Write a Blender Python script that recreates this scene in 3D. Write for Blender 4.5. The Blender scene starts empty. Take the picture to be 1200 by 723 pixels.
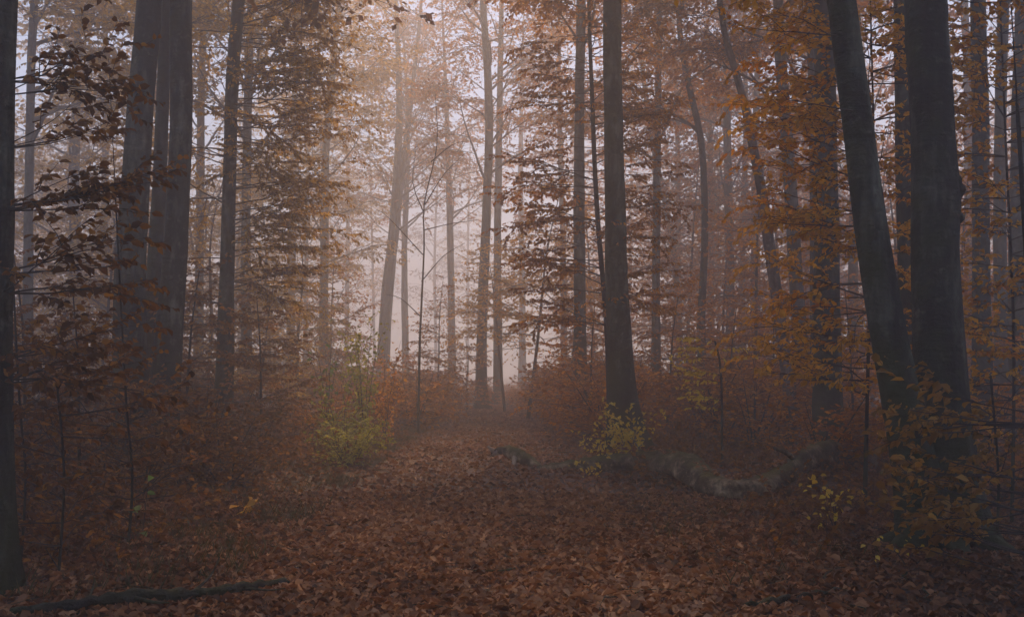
import bpy, math, random
import numpy as np
from mathutils import Matrix, Vector, Euler
PI = math.pi
S = bpy.context.scene
C = S.collection
# ------------------------------------------------------------------ camera, light, exposure
F = 1166.7                                   # focal length in pixels of the 1200 px wide photograph (35 mm)
CAMZ = 1.6
TILT = math.atan(73.5 / F)
cam_d = bpy.data.cameras.new('camera'); cam = bpy.data.objects.new('camera', cam_d); C.objects.link(cam)
cam.location = (0, 0, CAMZ); cam.rotation_euler = (PI/2 + TILT, 0, 0)
cam_d.lens = 35; cam_d.sensor_width = 36; cam_d.clip_end = 3000; cam_d.clip_start = 0.05
S.camera = cam
SUN_EL, SUN_AZ = math.radians(50), math.radians(6)      # azimuth to the right of the view direction (+Y)
w = bpy.data.worlds.new('World'); S.world = w; w.use_nodes = True
nt = w.node_tree; bg = nt.nodes['Background']
sky = nt.nodes.new('ShaderNodeTexSky'); sky.sky_type = 'NISHITA'; sky.sun_disc = False
sky.sun_elevation = SUN_EL; sky.sun_rotation = SUN_AZ; sky.air_density = 1.0; sky.dust_density = 0.3; sky.ozone_density = 2.0
nt.links.new(sky.outputs[0], bg.inputs[0]); bg.inputs[1].default_value = 0.08
sl = bpy.data.lights.new('sun', 'SUN'); sl.energy = 1.5; sl.angle = math.radians(10); sl.color = (1.0, 0.64, 0.33)
so = bpy.data.objects.new('sun', sl); C.objects.link(so)
sd = Vector((math.sin(SUN_AZ)*math.cos(SUN_EL), math.cos(SUN_AZ)*math.cos(SUN_EL), math.sin(SUN_EL)))
so.rotation_euler = sd.to_track_quat('Z', 'Y').to_euler(); so.location = (0, 0, 40)
S.view_settings.view_transform = 'Standard'; S.view_settings.look = 'None'
S.view_settings.gamma = 1; S.view_settings.use_curve_mapping = False
S.view_settings.exposure = 1.38
cy = S.cycles
cy.max_bounces = 8; cy.diffuse_bounces = 3; cy.glossy_bounces = 1; cy.transmission_bounces = 2; cy.volume_bounces = 4
cy.transparent_max_bounces = 4; cy.use_denoising = True; cy.caustics_reflective = False; cy.caustics_refractive = False
cy.sample_clamp_indirect = 4.0; cy.use_adaptive_sampling = True; cy.adaptive_threshold = 0.02
HAZE_DENSITY, HAZE_ANISO, HAZE_COL = 0.0135, 0.6, (0.93, 0.915, 0.935)

rng = np.random.default_rng(7)
# ------------------------------------------------------------------ helpers
def P(px, py, d):
    """world point on the photograph's ray (px,py) at distance d in front of the camera"""
    xc = (px-600)/F; yc = (361.5-py)/F
    D = np.array([xc, math.cos(TILT) - yc*math.sin(TILT), math.sin(TILT) + yc*math.cos(TILT)])
    return np.array([0, 0, CAMZ]) + D * (d / D[1])
def X(px, d): return (px-600)/F*d

def tag(o, label=None, cat=None, group=None, kind=None):
    if label: o['label'] = label
    if cat: o['category'] = cat
    if group: o['group'] = group
    if kind: o['kind'] = kind
    return o
def link(name, me, parent=None, mats=()):
    o = bpy.data.objects.new(name, me); C.objects.link(o)
    if parent is not None: o.parent = parent
    return o
def empty(name, loc, label=None, cat=None, group=None, rz=0):
    o = bpy.data.objects.new(name, None); C.objects.link(o)
    o.location = tuple(float(v) for v in loc); o.rotation_euler = (0, 0, rz); o.empty_display_size = 0.2
    return tag(o, label, cat, group)
def mesh(name, V, Q, mat, tint=None, smooth=False, scar_shade=None):
    """quad mesh from arrays"""
    me = bpy.data.meshes.new(name)
    V = np.asarray(V, np.float32); Q = np.asarray(Q, np.int32)
    k = Q.shape[1]
    me.vertices.add(len(V)); me.vertices.foreach_set('co', V.ravel())
    me.loops.add(Q.size); me.loops.foreach_set('vertex_index', Q.ravel())
    me.polygons.add(len(Q)); me.polygons.foreach_set('loop_start', np.arange(len(Q), dtype=np.int32)*k)
    if smooth: me.polygons.foreach_set('use_smooth', np.ones(len(Q), bool))
    me.update(calc_edges=True)
    if tint is not None:
        a = me.attributes.new('tint', 'FLOAT', 'FACE'); a.data.foreach_set('value', np.asarray(tint, np.float32))
    if scar_shade is not None:
        a = me.attributes.new('scar_shade', 'FLOAT', 'POINT'); a.data.foreach_set('value', np.asarray(scar_shade, np.float32))
    me.materials.append(mat)
    return me
def unit(a): return a / np.maximum(np.linalg.norm(a, axis=-1, keepdims=True), 1e-9)

# value noise from summed sines
_ph = rng.uniform(0, 6.28, 40)
def wob(x, y, f, k=0):
    return (np.sin(x*f+_ph[k]) * np.cos(y*f*0.83+_ph[k+1]) + 0.5*np.sin(x*f*2.1+y*f*1.3+_ph[k+2]) + 0.35*np.cos(y*f*3.3-x*f*1.7+_ph[k+3])) / 1.5
def path_x(y): return -0.15 - 0.012*y - 0.1*np.sin(y*0.12)
def path_half(y): return 1.55 + 0.1*np.sin(y*0.9)
def smooth(a, b, x):
    t = np.clip((x-a)/(b-a), 0, 1); return t*t*(3-2*t)
def H(x, y):
    s = smooth(1.5, 4.2, np.abs(x-path_x(y)))
    return s*(0.12*wob(x, y, 0.55) + 0.05*wob(x, y, 1.7, 5) + 0.06) + 0.025*wob(x, y, 1.1, 9)*(1-s) + 0.25*smooth(18, 60, np.abs(x))*(1+wob(x, y, .06, 13))

# ------------------------------------------------------------------ materials
def newmat(name):
    m = bpy.data.materials.new(name); m.use_nodes = True
    n = m.node_tree.nodes; l = m.node_tree.links; b = n['Principled BSDF']
    return m, n, l, b
def rampnode(n, stops, interp='LINEAR'):
    r = n.new('ShaderNodeValToRGB'); r.color_ramp.interpolation = interp
    e = r.color_ramp.elements
    e[0].position, e[0].color = stops[0][0], (*stops[0][1], 1)
    e[1].position, e[1].color = stops[-1][0], (*stops[-1][1], 1)
    for p, c in stops[1:-1]:
        x = e.new(p); x.color = (*c, 1)
    return r
def leafmat(name, cols, trans=0.55, rough=0.6):
    """cols: three natural leaf colours picked per leaf"""
    m, n, l, b = newmat(name)
    a = n.new('ShaderNodeAttribute'); a.attribute_name = 'tint'
    r = rampnode(n, [(i/(len(cols)-1), c) for i, c in enumerate(cols)])
    oi = n.new('ShaderNodeObjectInfo')
    ad = n.new('ShaderNodeMath'); ad.operation = 'MULTIPLY_ADD'; ad.inputs[1].default_value = 0.3; 
    l.new(oi.outputs['Random'], ad.inputs[0])
    sc = n.new('ShaderNodeMath'); sc.operation = 'MULTIPLY'; sc.inputs[1].default_value = 0.75
    l.new(a.outputs['Fac'], sc.inputs[0]); l.new(sc.outputs[0], ad.inputs[2])
    l.new(ad.outputs[0], r.inputs[0])
    l.new(r.outputs[0], b.inputs['Base Color']); b.inputs['Roughness'].default_value = rough
    b.inputs['Specular IOR Level'].default_value = 0.25
    t = n.new('ShaderNodeBsdfTranslucent')
    hs = n.new('ShaderNodeHueSaturation'); hs.inputs['Value'].default_value = 1.7; hs.inputs['Saturation'].default_value = 1.05
    l.new(r.outputs[0], hs.inputs['Color']); l.new(hs.outputs[0], t.inputs[0])
    mx = n.new('ShaderNodeMixShader'); mx.inputs[0].default_value = trans
    l.new(b.outputs[0], mx.inputs[1]); l.new(t.outputs[0], mx.inputs[2])
    l.new(mx.outputs[0], n['Material Output'].inputs[0])
    return m
LM = {
 'copper':  leafmat('copper_leaves',  [(.12,.038,.008), (.38,.15,.024), (.64,.32,.05)]),
 'brown':   leafmat('brown_leaves',   [(.05,.024,.009), (.16,.072,.022), (.36,.185,.045)]),
 'olive':   leafmat('olive_leaves',   [(.11,.062,.014), (.36,.21,.035), (.58,.38,.075)]),
 'orange':  leafmat('orange_leaves',  [(.20,.13,.022), (.46,.18,.022), (.64,.31,.035), (.70,.42,.06)], 0.5),
 'ochre':   leafmat('ochre_leaves', [(.10,.075,.018), (.24,.125,.03), (.36,.19,.045), (.44,.28,.08)], 0.5),
 'gold':    leafmat('golden_leaves',  [(.36,.18,.03), (.60,.32,.05), (.72,.45,.08)], 0.5),
 'yellow':  leafmat('yellow_leaves',  [(.52,.34,.05), (.70,.52,.08), (.78,.64,.14)], 0.5),
 'lime':    leafmat('yellow_green_leaves', [(.12,.15,.022), (.30,.30,.04), (.52,.44,.07)], 0.45),
 'green':   leafmat('green_leaves',   [(.08,.16,.035), (.13,.22,.05), (.17,.26,.06)], 0.45),
 'litter':  leafmat('fallen_leaves_skin', [(.035,.018,.010), (.18,.074,.030), (.34,.155,.062), (.52,.31,.17)], 0.15, .65),
 'grass':   leafmat('grass_blades', [(.03,.035,.012), (.06,.065,.02), (.12,.10,.035)], 0.3),
}
def barkmat(name, dark, light, moss=(.035,.045,.012), moss_amt=0.3, mosstop=False, bump=0.9):
    m, n, l, b = newmat(name)
    g = n.new('ShaderNodeNewGeometry'); tc = n.new('ShaderNodeTexCoord')
    mp = n.new('ShaderNodeMapping'); mp.inputs['Scale'].default_value = (1, 1, 1 if mosstop else 0.35); l.new(tc.outputs['Object'], mp.inputs[0])
    n1 = n.new('ShaderNodeTexNoise'); n1.inputs['Scale'].default_value = 3.2; n1.inputs['Detail'].default_value = 9; n1.inputs['Roughness'].default_value = .65
    l.new(mp.outputs[0], n1.inputs['Vector'])
    r1 = rampnode(n, [(.36, tuple(c*.6 for c in dark)), (.5, dark), (.64, light)]); l.new(n1.outputs[0], r1.inputs[0])
    # fine horizontal creases of beech bark
    mp2 = n.new('ShaderNodeMapping'); mp2.inputs['Scale'].default_value = (9, 6, 6) if mosstop else (2.5, 2.5, 9); l.new(tc.outputs['Object'], mp2.inputs[0])
    n2 = n.new('ShaderNodeTexNoise'); n2.inputs['Scale'].default_value = 1.6; n2.inputs['Detail'].default_value = 6; l.new(mp2.outputs[0], n2.inputs['Vector'])
    # pale lichen blotches
    n3 = n.new('ShaderNodeTexNoise'); n3.inputs['Scale'].default_value = 9; n3.inputs['Detail'].default_value = 5; n3.inputs['Roughness'].default_value = .7
    l.new(tc.outputs['Object'], n3.inputs['Vector'])
    r3 = rampnode(n, [(.56, (0,0,0)), (.70, (1,1,1))]); l.new(n3.outputs[0], r3.inputs[0])
    mx = n.new('ShaderNodeMix'); mx.data_type = 'RGBA'; mx.blend_type = 'MIX'
    ml = n.new('ShaderNodeMath'); ml.operation = 'MULTIPLY'; ml.inputs[1].default_value = .45; l.new(r3.outputs[0], ml.inputs[0])
    l.new(ml.outputs[0], mx.inputs[0]); l.new(r1.outputs[0], mx.inputs[6]); mx.inputs[7].default_value = (*[min(1, c*1.7) for c in light], 1)
    # dark run-off streaks down the stem
    mp3 = n.new('ShaderNodeMapping'); mp3.inputs['Scale'].default_value = (1.5, 4, 6) if mosstop else (7, 7, .5); l.new(tc.outputs['Object'], mp3.inputs[0])
    n5 = n.new('ShaderNodeTexNoise'); n5.inputs['Scale'].default_value = 1.2; n5.inputs['Detail'].default_value = 7; l.new(mp3.outputs[0], n5.inputs['Vector'])
    r5 = rampnode(n, [(.38, (.35,.34,.32)), (.58, (1,1,1))]); l.new(n5.outputs[0], r5.inputs[0])
    ms = n.new('ShaderNodeMix'); ms.data_type = 'RGBA'; ms.blend_type = 'MULTIPLY'; ms.inputs[0].default_value = .8; l.new(mx.outputs[2], ms.inputs[6]); l.new(r5.outputs[0], ms.inputs[7]); mx = ms
    # moss
    n4 = n.new('ShaderNodeTexNoise'); n4.inputs['Scale'].default_value = 1.3; n4.inputs['Detail'].default_value = 8; n4.inputs['Roughness'].default_value = .7
    l.new(tc.outputs['Object'], n4.inputs['Vector'])
    sx = n.new('ShaderNodeSeparateXYZ'); l.new(g.outputs['Normal'], sx.inputs[0])
    if mosstop:
        su = n.new('ShaderNodeMath'); su.operation = 'MULTIPLY_ADD'; su.inputs[1].default_value = .22
        l.new(sx.outputs['Z'], su.inputs[0]); l.new(n4.outputs[0], su.inputs[2]); src = su.outputs[0]
    else:
        sp = n.new('ShaderNodeSeparateXYZ'); l.new(g.outputs['Position'], sp.inputs[0])
        md = n.new('ShaderNodeMapRange'); md.inputs['From Min'].default_value = 0; md.inputs['From Max'].default_value = 2.2
        md.inputs['To Min'].default_value = .30; md.inputs['To Max'].default_value = 0.0; l.new(sp.outputs['Z'], md.inputs[0])
        s0 = n.new('ShaderNodeMath'); s0.operation = 'MULTIPLY_ADD'; s0.inputs[1].default_value = -.10
        l.new(sx.outputs['X'], s0.inputs[0]); l.new(md.outputs[0], s0.inputs[2])
        su = n.new('ShaderNodeMath'); su.operation = 'ADD'; l.new(s0.outputs[0], su.inputs[0]); l.new(n4.outputs[0], su.inputs[1]); src = su.outputs[0]
    r4 = rampnode(n, [(.66-moss_amt*.3, (0,0,0)), (.86-moss_amt*.3, (1,1,1))]); l.new(src, r4.inputs[0])
    m4 = n.new('ShaderNodeMix'); m4.data_type = 'RGBA'; l.new(r4.outputs[0], m4.inputs[0]); l.new(mx.outputs[2], m4.inputs[6]); m4.inputs[7].default_value = (*moss, 1)
    # branch scars, and shade painted on the burr undersides
    at = n.new('ShaderNodeAttribute'); at.attribute_name = 'scar_shade'
    m5 = n.new('ShaderNodeMix'); m5.data_type = 'RGBA'; l.new(at.outputs['Fac'], m5.inputs[0]); l.new(m4.outputs[2], m5.inputs[6]); m5.inputs[7].default_value = (.018,.015,.012,1)
    l.new(m5.outputs[2], b.inputs['Base Color'])
    b.inputs['Roughness'].default_value = .8; b.inputs['Specular IOR Level'].default_value = .3
    ad = n.new('ShaderNodeMath'); ad.operation = 'ADD'; l.new(n2.outputs[0], ad.inputs[0]); l.new(n3.outputs[0], ad.inputs[1])
    bp = n.new('ShaderNodeBump'); bp.inputs['Strength'].default_value = bump; bp.inputs['Distance'].default_value = .05
    l.new(ad.outputs[0], bp.inputs['Height']); l.new(bp.outputs[0], b.inputs['Normal'])
    return m
BARK = barkmat('beech_bark', (.030,.034,.026), (.15,.16,.115), moss_amt=.55)
BARK_MOSSY = barkmat('mossy_bark', (.035,.034,.028), (.09,.088,.07), moss_amt=.75)
BARK_LIT = barkmat('lit_bark', (.16,.12,.095), (.36,.28,.22), moss_amt=.0)  # leaning tree only: light on its trunk put into a paler tone
BARK_LOG = barkmat('fallen_log_bark', (.11,.08,.045), (.52,.40,.24), moss=(.10,.105,.02), moss_amt=.18, mosstop=True, bump=.9)
BARK_DARK = barkmat('dark_branch_bark', (.03,.026,.022), (.07,.06,.05), moss_amt=.1)
def plain(name, col, rough=.8):
    m, n, l, b = newmat(name)
    nz = n.new('ShaderNodeTexNoise'); nz.inputs['Scale'].default_value = 12; nz.inputs['Detail'].default_value = 4
    r = rampnode(n, [(.3, tuple(c*.6 for c in col)), (.7, tuple(min(1, c*1.3) for c in col))]); l.new(nz.outputs[0], r.inputs[0])
    l.new(r.outputs[0], b.inputs['Base Color']); b.inputs['Roughness'].default_value = rough
    return m
TWIG = plain('twig_bark', (.045,.034,.027))
WOOD = plain('weathered_wood', (.36,.29,.22))

def groundmat(name, cols, scale=14):
    m, n, l, b = newmat(name)
    tc = n.new('ShaderNodeTexCoord')
    nz = n.new('ShaderNodeTexNoise'); nz.inputs['Scale'].default_value = 5; nz.inputs['Detail'].default_value = 4; l.new(tc.outputs['Object'], nz.inputs['Vector'])
    mv = n.new('ShaderNodeMix'); mv.data_type = 'RGBA'; mv.inputs[0].default_value = .06; l.new(tc.outputs['Object'], mv.inputs[6]); l.new(nz.outputs['Color'], mv.inputs[7])
    v = n.new('ShaderNodeTexVoronoi'); v.inputs['Scale'].default_value = scale; v.inputs['Randomness'].default_value = 1; l.new(mv.outputs[2], v.inputs['Vector'])
    sx = n.new('ShaderNodeSeparateColor'); l.new(v.outputs['Color'], sx.inputs[0])
    r = rampnode(n, [(i/(len(cols)-1), c) for i, c in enumerate(cols)]); l.new(sx.outputs[0], r.inputs[0])
    n2 = n.new('ShaderNodeTexNoise'); n2.inputs['Scale'].default_value = .6; n2.inputs['Detail'].default_value = 6; l.new(tc.outputs['Object'], n2.inputs['Vector'])
    r2 = rampnode(n, [(.3, (.55,.5,.5)), (.7, (1.1,1.05,1))]); l.new(n2.outputs[0], r2.inputs[0])
    mm = n.new('ShaderNodeMix'); mm.data_type = 'RGBA'; mm.blend_type = 'MULTIPLY'; mm.inputs[0].default_value = 1
    l.new(r.outputs[0], mm.inputs[6]); l.new(r2.outputs[0], mm.inputs[7]); l.new(mm.outputs[2], b.inputs['Base Color'])
    b.inputs['Roughness'].default_value = .7
    bp = n.new('ShaderNodeBump'); bp.inputs['Strength'].default_value = .8; bp.inputs['Distance'].default_value = .03
    l.new(v.outputs['Distance'], bp.inputs['Height']); l.new(bp.outputs[0], b.inputs['Normal'])
    return m
GROUND = groundmat('forest_floor', [(.02,.011,.008), (.06,.026,.015), (.11,.045,.024), (.16,.075,.04)])
PATHM = groundmat('leaf_covered_path', [(.03,.013,.010), (.10,.036,.022), (.16,.06,.035), (.22,.10,.06)])

# ------------------------------------------------------------------ setting: forest floor, path, haze
def axis(lo, hi, core_lo, core_hi, step):
    a = [np.arange(core_lo, core_hi+1e-6, step)]
    s, v = step, core_hi
    up = []
    while v < hi: s *= 1.25; v += s; up.append(min(v, hi))
    s, v = step, core_lo
    dn = []
    while v > lo: s *= 1.25; v -= s; dn.append(max(v, lo))
    return np.concatenate([np.array(dn[::-1]), a[0], np.array(up)])
gx = axis(-300, 300, -14, 14, .22); gy = axis(-300, 300, -4, 46, .22)
GX, GY = np.meshgrid(gx, gy); GZ = H(GX, GY)
V = np.stack([GX.ravel(), GY.ravel(), GZ.ravel()], 1)
nx, ny = len(gx), len(gy)
I = np.arange(nx*ny).reshape(ny, nx)
Q = np.stack([I[:-1, :-1].ravel(), I[:-1, 1:].ravel(), I[1:, 1:].ravel(), I[1:, :-1].ravel()], 1)
tag(link('ground', mesh('ground', V, Q, GROUND, smooth=True)), kind='structure')
cx = V[Q].mean(1)
sel = (np.abs(cx[:, 0]-path_x(cx[:, 1])) < path_half(cx[:, 1]) + .12*np.sin(cx[:, 1]*3.1)) & (cx[:, 1] > -4) & (cx[:, 1] < 46)
Qp = Q[sel]; u, inv = np.unique(Qp, return_inverse=True)
Vp = V[u].copy(); Vp[:, 2] += .006
tag(link('path', mesh('path', Vp, inv.reshape(-1, 4), PATHM, smooth=True)), kind='structure')

def box_haze():
    lo, hi = (-305, -305, float(GZ.min())-1), (305, 305, 31)
    vs = [(x, y, z) for z in (lo[2], hi[2]) for y in (lo[1], hi[1]) for x in (lo[0], hi[0])]
    me = bpy.data.meshes.new('haze')
    me.from_pydata(vs, [], [(0,2,3,1), (4,5,7,6), (0,1,5,4), (2,6,7,3), (0,4,6,2), (1,3,7,5)]); me.update()
    m = bpy.data.materials.new('haze_air'); m.use_nodes = True; n = m.node_tree.nodes
    n.remove(n['Principled BSDF']); v = n.new('ShaderNodeVolumePrincipled')
    v.inputs['Color'].default_value = (*HAZE_COL, 1); v.inputs['Density'].default_value = HAZE_DENSITY; v.inputs['Anisotropy'].default_value = HAZE_ANISO
    m.node_tree.links.new(v.outputs[0], n['Material Output'].inputs['Volume'])
    me.materials.append(m)
    tag(link('haze', me), kind='stuff')
box_haze()

# ------------------------------------------------------------------ leaves and twigs
def leaf_mesh_arrays(Pp, A, N, s, asp=.62, fold=.25, detail=True):
    """Pp base point, A along-leaf axis, N leaf normal, s length"""
    A = unit(A); B = unit(np.cross(N, A)); N = np.cross(A, B); s = s[:, None]; wd = s*asp*.5
    if detail:
        up = N*wd*fold; cl = .05+.22*np.abs(np.sin(np.arange(len(Pp))*12.9898))[:, None]
        pts = [Pp, Pp+A*s*.30+B*wd*.92+up, Pp+A*s*.68+B*wd*.80+up, Pp+A*s-N*s*cl, Pp+A*s*.66-B*wd*.72+up*1.6, Pp+A*s*.30-B*wd*.92+up*.6]
        V = np.stack(pts, 1).reshape(-1, 3); b = np.arange(len(Pp))[:, None]*6
        Q = np.concatenate([b+np.array([[0, 3, 2, 1]]), b+np.array([[0, 5, 4, 3]])], 1).reshape(-1, 4)
        return V, Q, 2
    pts = [Pp, Pp+A*s*.45+B*wd, Pp+A*s, Pp+A*s*.45-B*wd]
    V = np.stack(pts, 1).reshape(-1, 3); b = np.arange(len(Pp))[:, None]*4
    return V, b+np.array([[0, 3, 2, 1]]), 1
def twig_arrays(p0, p1, r0, r1, k=3):
    d = unit(p1-p0); ref = np.where(np.abs(d[:, 2:3]) > .9, np.array([[1., 0, 0]]), np.array([[0, 0, 1.]]))
    a = unit(np.cross(d, ref)); b = np.cross(d, a)
    vs = []
    for p, r in ((p0, r0), (p1, r1)):
        for i in range(k):
            t = 2*PI*i/k; vs.append(p + (a*math.cos(t)+b*math.sin(t))*r[:, None])
    V = np.stack(vs, 1).reshape(-1, 3); o = np.arange(len(p0))[:, None]*2*k
    Q = np.concatenate([o+np.array([[i, (i+1) % k, k+(i+1) % k, k+i]]) for i in range(k)], 1).reshape(-1, 4)
    return V, Q

def rotz(v, a):
    c, s = math.cos(a), math.sin(a); return np.array([v[0]*c-v[1]*s, v[0]*s+v[1]*c, v[2]])
def spray(seed, L, leaf=.075, space=.05, level=None, droop=.25, dens=1.0, hang=.42, r0=None, gap=.16):
    """flat beech spray growing along +X; returns twigs (p0,p1,r0,r1) and leaves (p,a,n,s)"""
    g = np.random.default_rng(seed)
    if level is None: level = 1 if L < .8 else (2 if L < 2.6 else 3)
    T0, T1, R0, R1, LP, LA, LN, LS = [], [], [], [], [], [], [], []
    def grow(p, d, ln, r, lv, side0):
        n = max(3, int(ln/.11)); st = ln/n; p = np.array(p); d = np.array(d); side = side0; acc = 0; accl = 0
        cgap = gap*(1 if lv < 3 else 2.0)
        for i in range(n):
            t = i/n
            d = unit(rotz(d, g.normal(0, .07)) + np.array([0, 0, g.normal(0, .07) - droop*.1*st*8*(t+.2)]))
            q = p + d*st; ra = r*(1-t)+.0012; rb = r*(1-(i+1)/n)+.0012
            T0.append(p); T1.append(q); R0.append(ra); R1.append(rb)
            acc += st
            if lv > 0 and acc > cgap and t > (.12 if lv == 1 else .18):
                acc = 0; side = -side
                cl = ln*(.52 if lv > 1 else .45)*(1-t)**.75*g.uniform(.65, 1.15) + .05
                ang = side*g.uniform(.65, 1.05)
                cd = unit(rotz(d, ang) + np.array([0, 0, g.normal(-.02, .20)]))
                if cl > .07: grow(q, cd, cl, ra*.6, lv-1, side)
            if lv <= 1 or t > .8:
                accl += st
                while accl > space:
                    accl -= space
                    if g.random() > dens: continue
                    side2 = 1 if g.random() < .5 else -1
                    a = unit(rotz(d, side2*g.uniform(.5, 1.1)) + np.array([0, 0, -g.uniform(0, hang*2)]))
                    LP.append(p + d*g.uniform(0, st)); LA.append(a)
                    LN.append(unit(np.array([g.normal(0, .75), g.normal(0, .75), 1]))); LS.append(leaf*g.uniform(.65, 1.15))
            p = q
    grow((0, 0, 0), (1, 0, .05), L, (L*.0058 if r0 is None else r0), level, 1)
    f = lambda a: np.array(a, float)
    return f(T0), f(T1), f(R0), f(R1), f(LP), f(LA), f(LN), f(LS)
_sp = {}
def get_spray(kind, L, var):
    """kind near / mid / far; lengths snap to a small set"""
    Ls = {'near': (.5, .8, 1.2, 1.8, 2.6), 'mid': (.5, .9, 1.5, 2.3, 3.2), 'far': (.7, 1.3, 2.2, 3.2), 'sky': (1.6, 2.6)}[kind]
    Lq = min(Ls, key=lambda a: abs(a-L)); k = (kind, Lq, var)
    if k not in _sp:
        seed = 1000+int(Lq*100)*7+var*31+hash(kind == 'near')
        kw = {'near': dict(leaf=.078, space=.034, gap=.13), 'mid': dict(leaf=.085, space=.034, gap=.145),
              'far': dict(leaf=.13, space=.065, gap=.22), 'sky': dict(leaf=.20, space=.085, gap=.30)}[kind]
        _sp[k] = spray(seed, Lq, dens=.95, **kw)
    return Lq, _sp[k]
def rotm(az, el, roll):
    """+X direction turned to azimuth az and elevation el, rolled about itself"""
    cr, sr = math.cos(roll), math.sin(roll); ce, se = math.cos(el), math.sin(el); ca, sa = math.cos(az), math.sin(az)
    Rx = np.array([[1, 0, 0], [0, cr, -sr], [0, sr, cr]]); Ry = np.array([[ce, 0, -se], [0, 1, 0], [se, 0, ce]]); Rz = np.array([[ca, -sa, 0], [sa, ca, 0], [0, 0, 1]])
    return Rz @ Ry @ Rx
class Crown:
    """collects placed sprays and bare twigs; builds one leaf mesh and one twig mesh"""
    def __init__(s): s.T = [[], [], [], []]; s.L = [[], [], [], []]
    def add(s, kind, L, var, pos, az, el, roll, keep=1.0, g=None):
        Lq, (t0, t1, r0, r1, lp, la, ln, ls) = get_spray(kind, L, var)
        k = L/Lq; R = rotm(az, el, roll); pos = np.asarray(pos)
        s.T[0].append(t0@R.T*k+pos); s.T[1].append(t1@R.T*k+pos); s.T[2].append(r0*k); s.T[3].append(r1*k)
        m = slice(None) if keep >= 1 else (g.random(len(lp)) < keep)
        s.L[0].append(lp[m]@R.T*k+pos); s.L[1].append(la[m]@R.T); s.L[2].append(ln[m]@R.T); s.L[3].append(ls[m]*min(1.15, max(.85, k)))
    def stick(s, pts, r0, r1):
        pts = np.asarray(pts, float); n = len(pts)-1; rr = np.linspace(r0, r1, n+1)
        s.T[0].append(pts[:-1]); s.T[1].append(pts[1:]); s.T[2].append(rr[:-1]); s.T[3].append(rr[1:])
    def meshes(s, mat, detail, g, twigmat=None, k=3):
        T = [np.concatenate(a) for a in s.T]; V, Q = twig_arrays(*T, k=k); tm = mesh('branches', V, Q, twigmat or TWIG, smooth=k > 3)
        Lv = [np.concatenate(a) for a in s.L]; V, Q, m = leaf_mesh_arrays(*Lv, detail=detail)
        lm = mesh('leaves', V, Q, mat, tint=np.repeat(np.clip(g.normal(.45, .25, len(Lv[0])), 0, 1), m))
        return tm, lm

# separate branch objects: shared twig + leaf meshes
_bm = {}
def branch_obj(root, kind, L, var, pos, az, el, roll, pal, label=None):
    Lq, sp = get_spray(kind, L, var); key = (kind, Lq, var, pal)
    if key not in _bm:
        g = np.random.default_rng(var*17+3)
        tk = (kind, Lq, var, 'twig')
        if tk not in _bm:
            V, Q = twig_arrays(sp[0], sp[1], sp[2], sp[3], k=4); _bm[tk] = mesh('branch', V, Q, TWIG, smooth=True)
        V, Q, m = leaf_mesh_arrays(*sp[4:], detail=True)
        _bm[key] = (_bm[tk], mesh('leaves', V, Q, LM[pal], tint=np.repeat(np.clip(g.normal(.45, .25, len(sp[4])), 0, 1), m)))
    tm, lm = _bm[key]
    b = link('branch', tm, root); R = rotm(az, el, roll); M = np.eye(4); M[:3, :3] = R*(L/Lq); M[:3, 3] = pos
    b.matrix_local = Matrix(M.tolist())
    l = link('leaves', lm, b)
    if label: b['label'] = label
    return b

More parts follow.
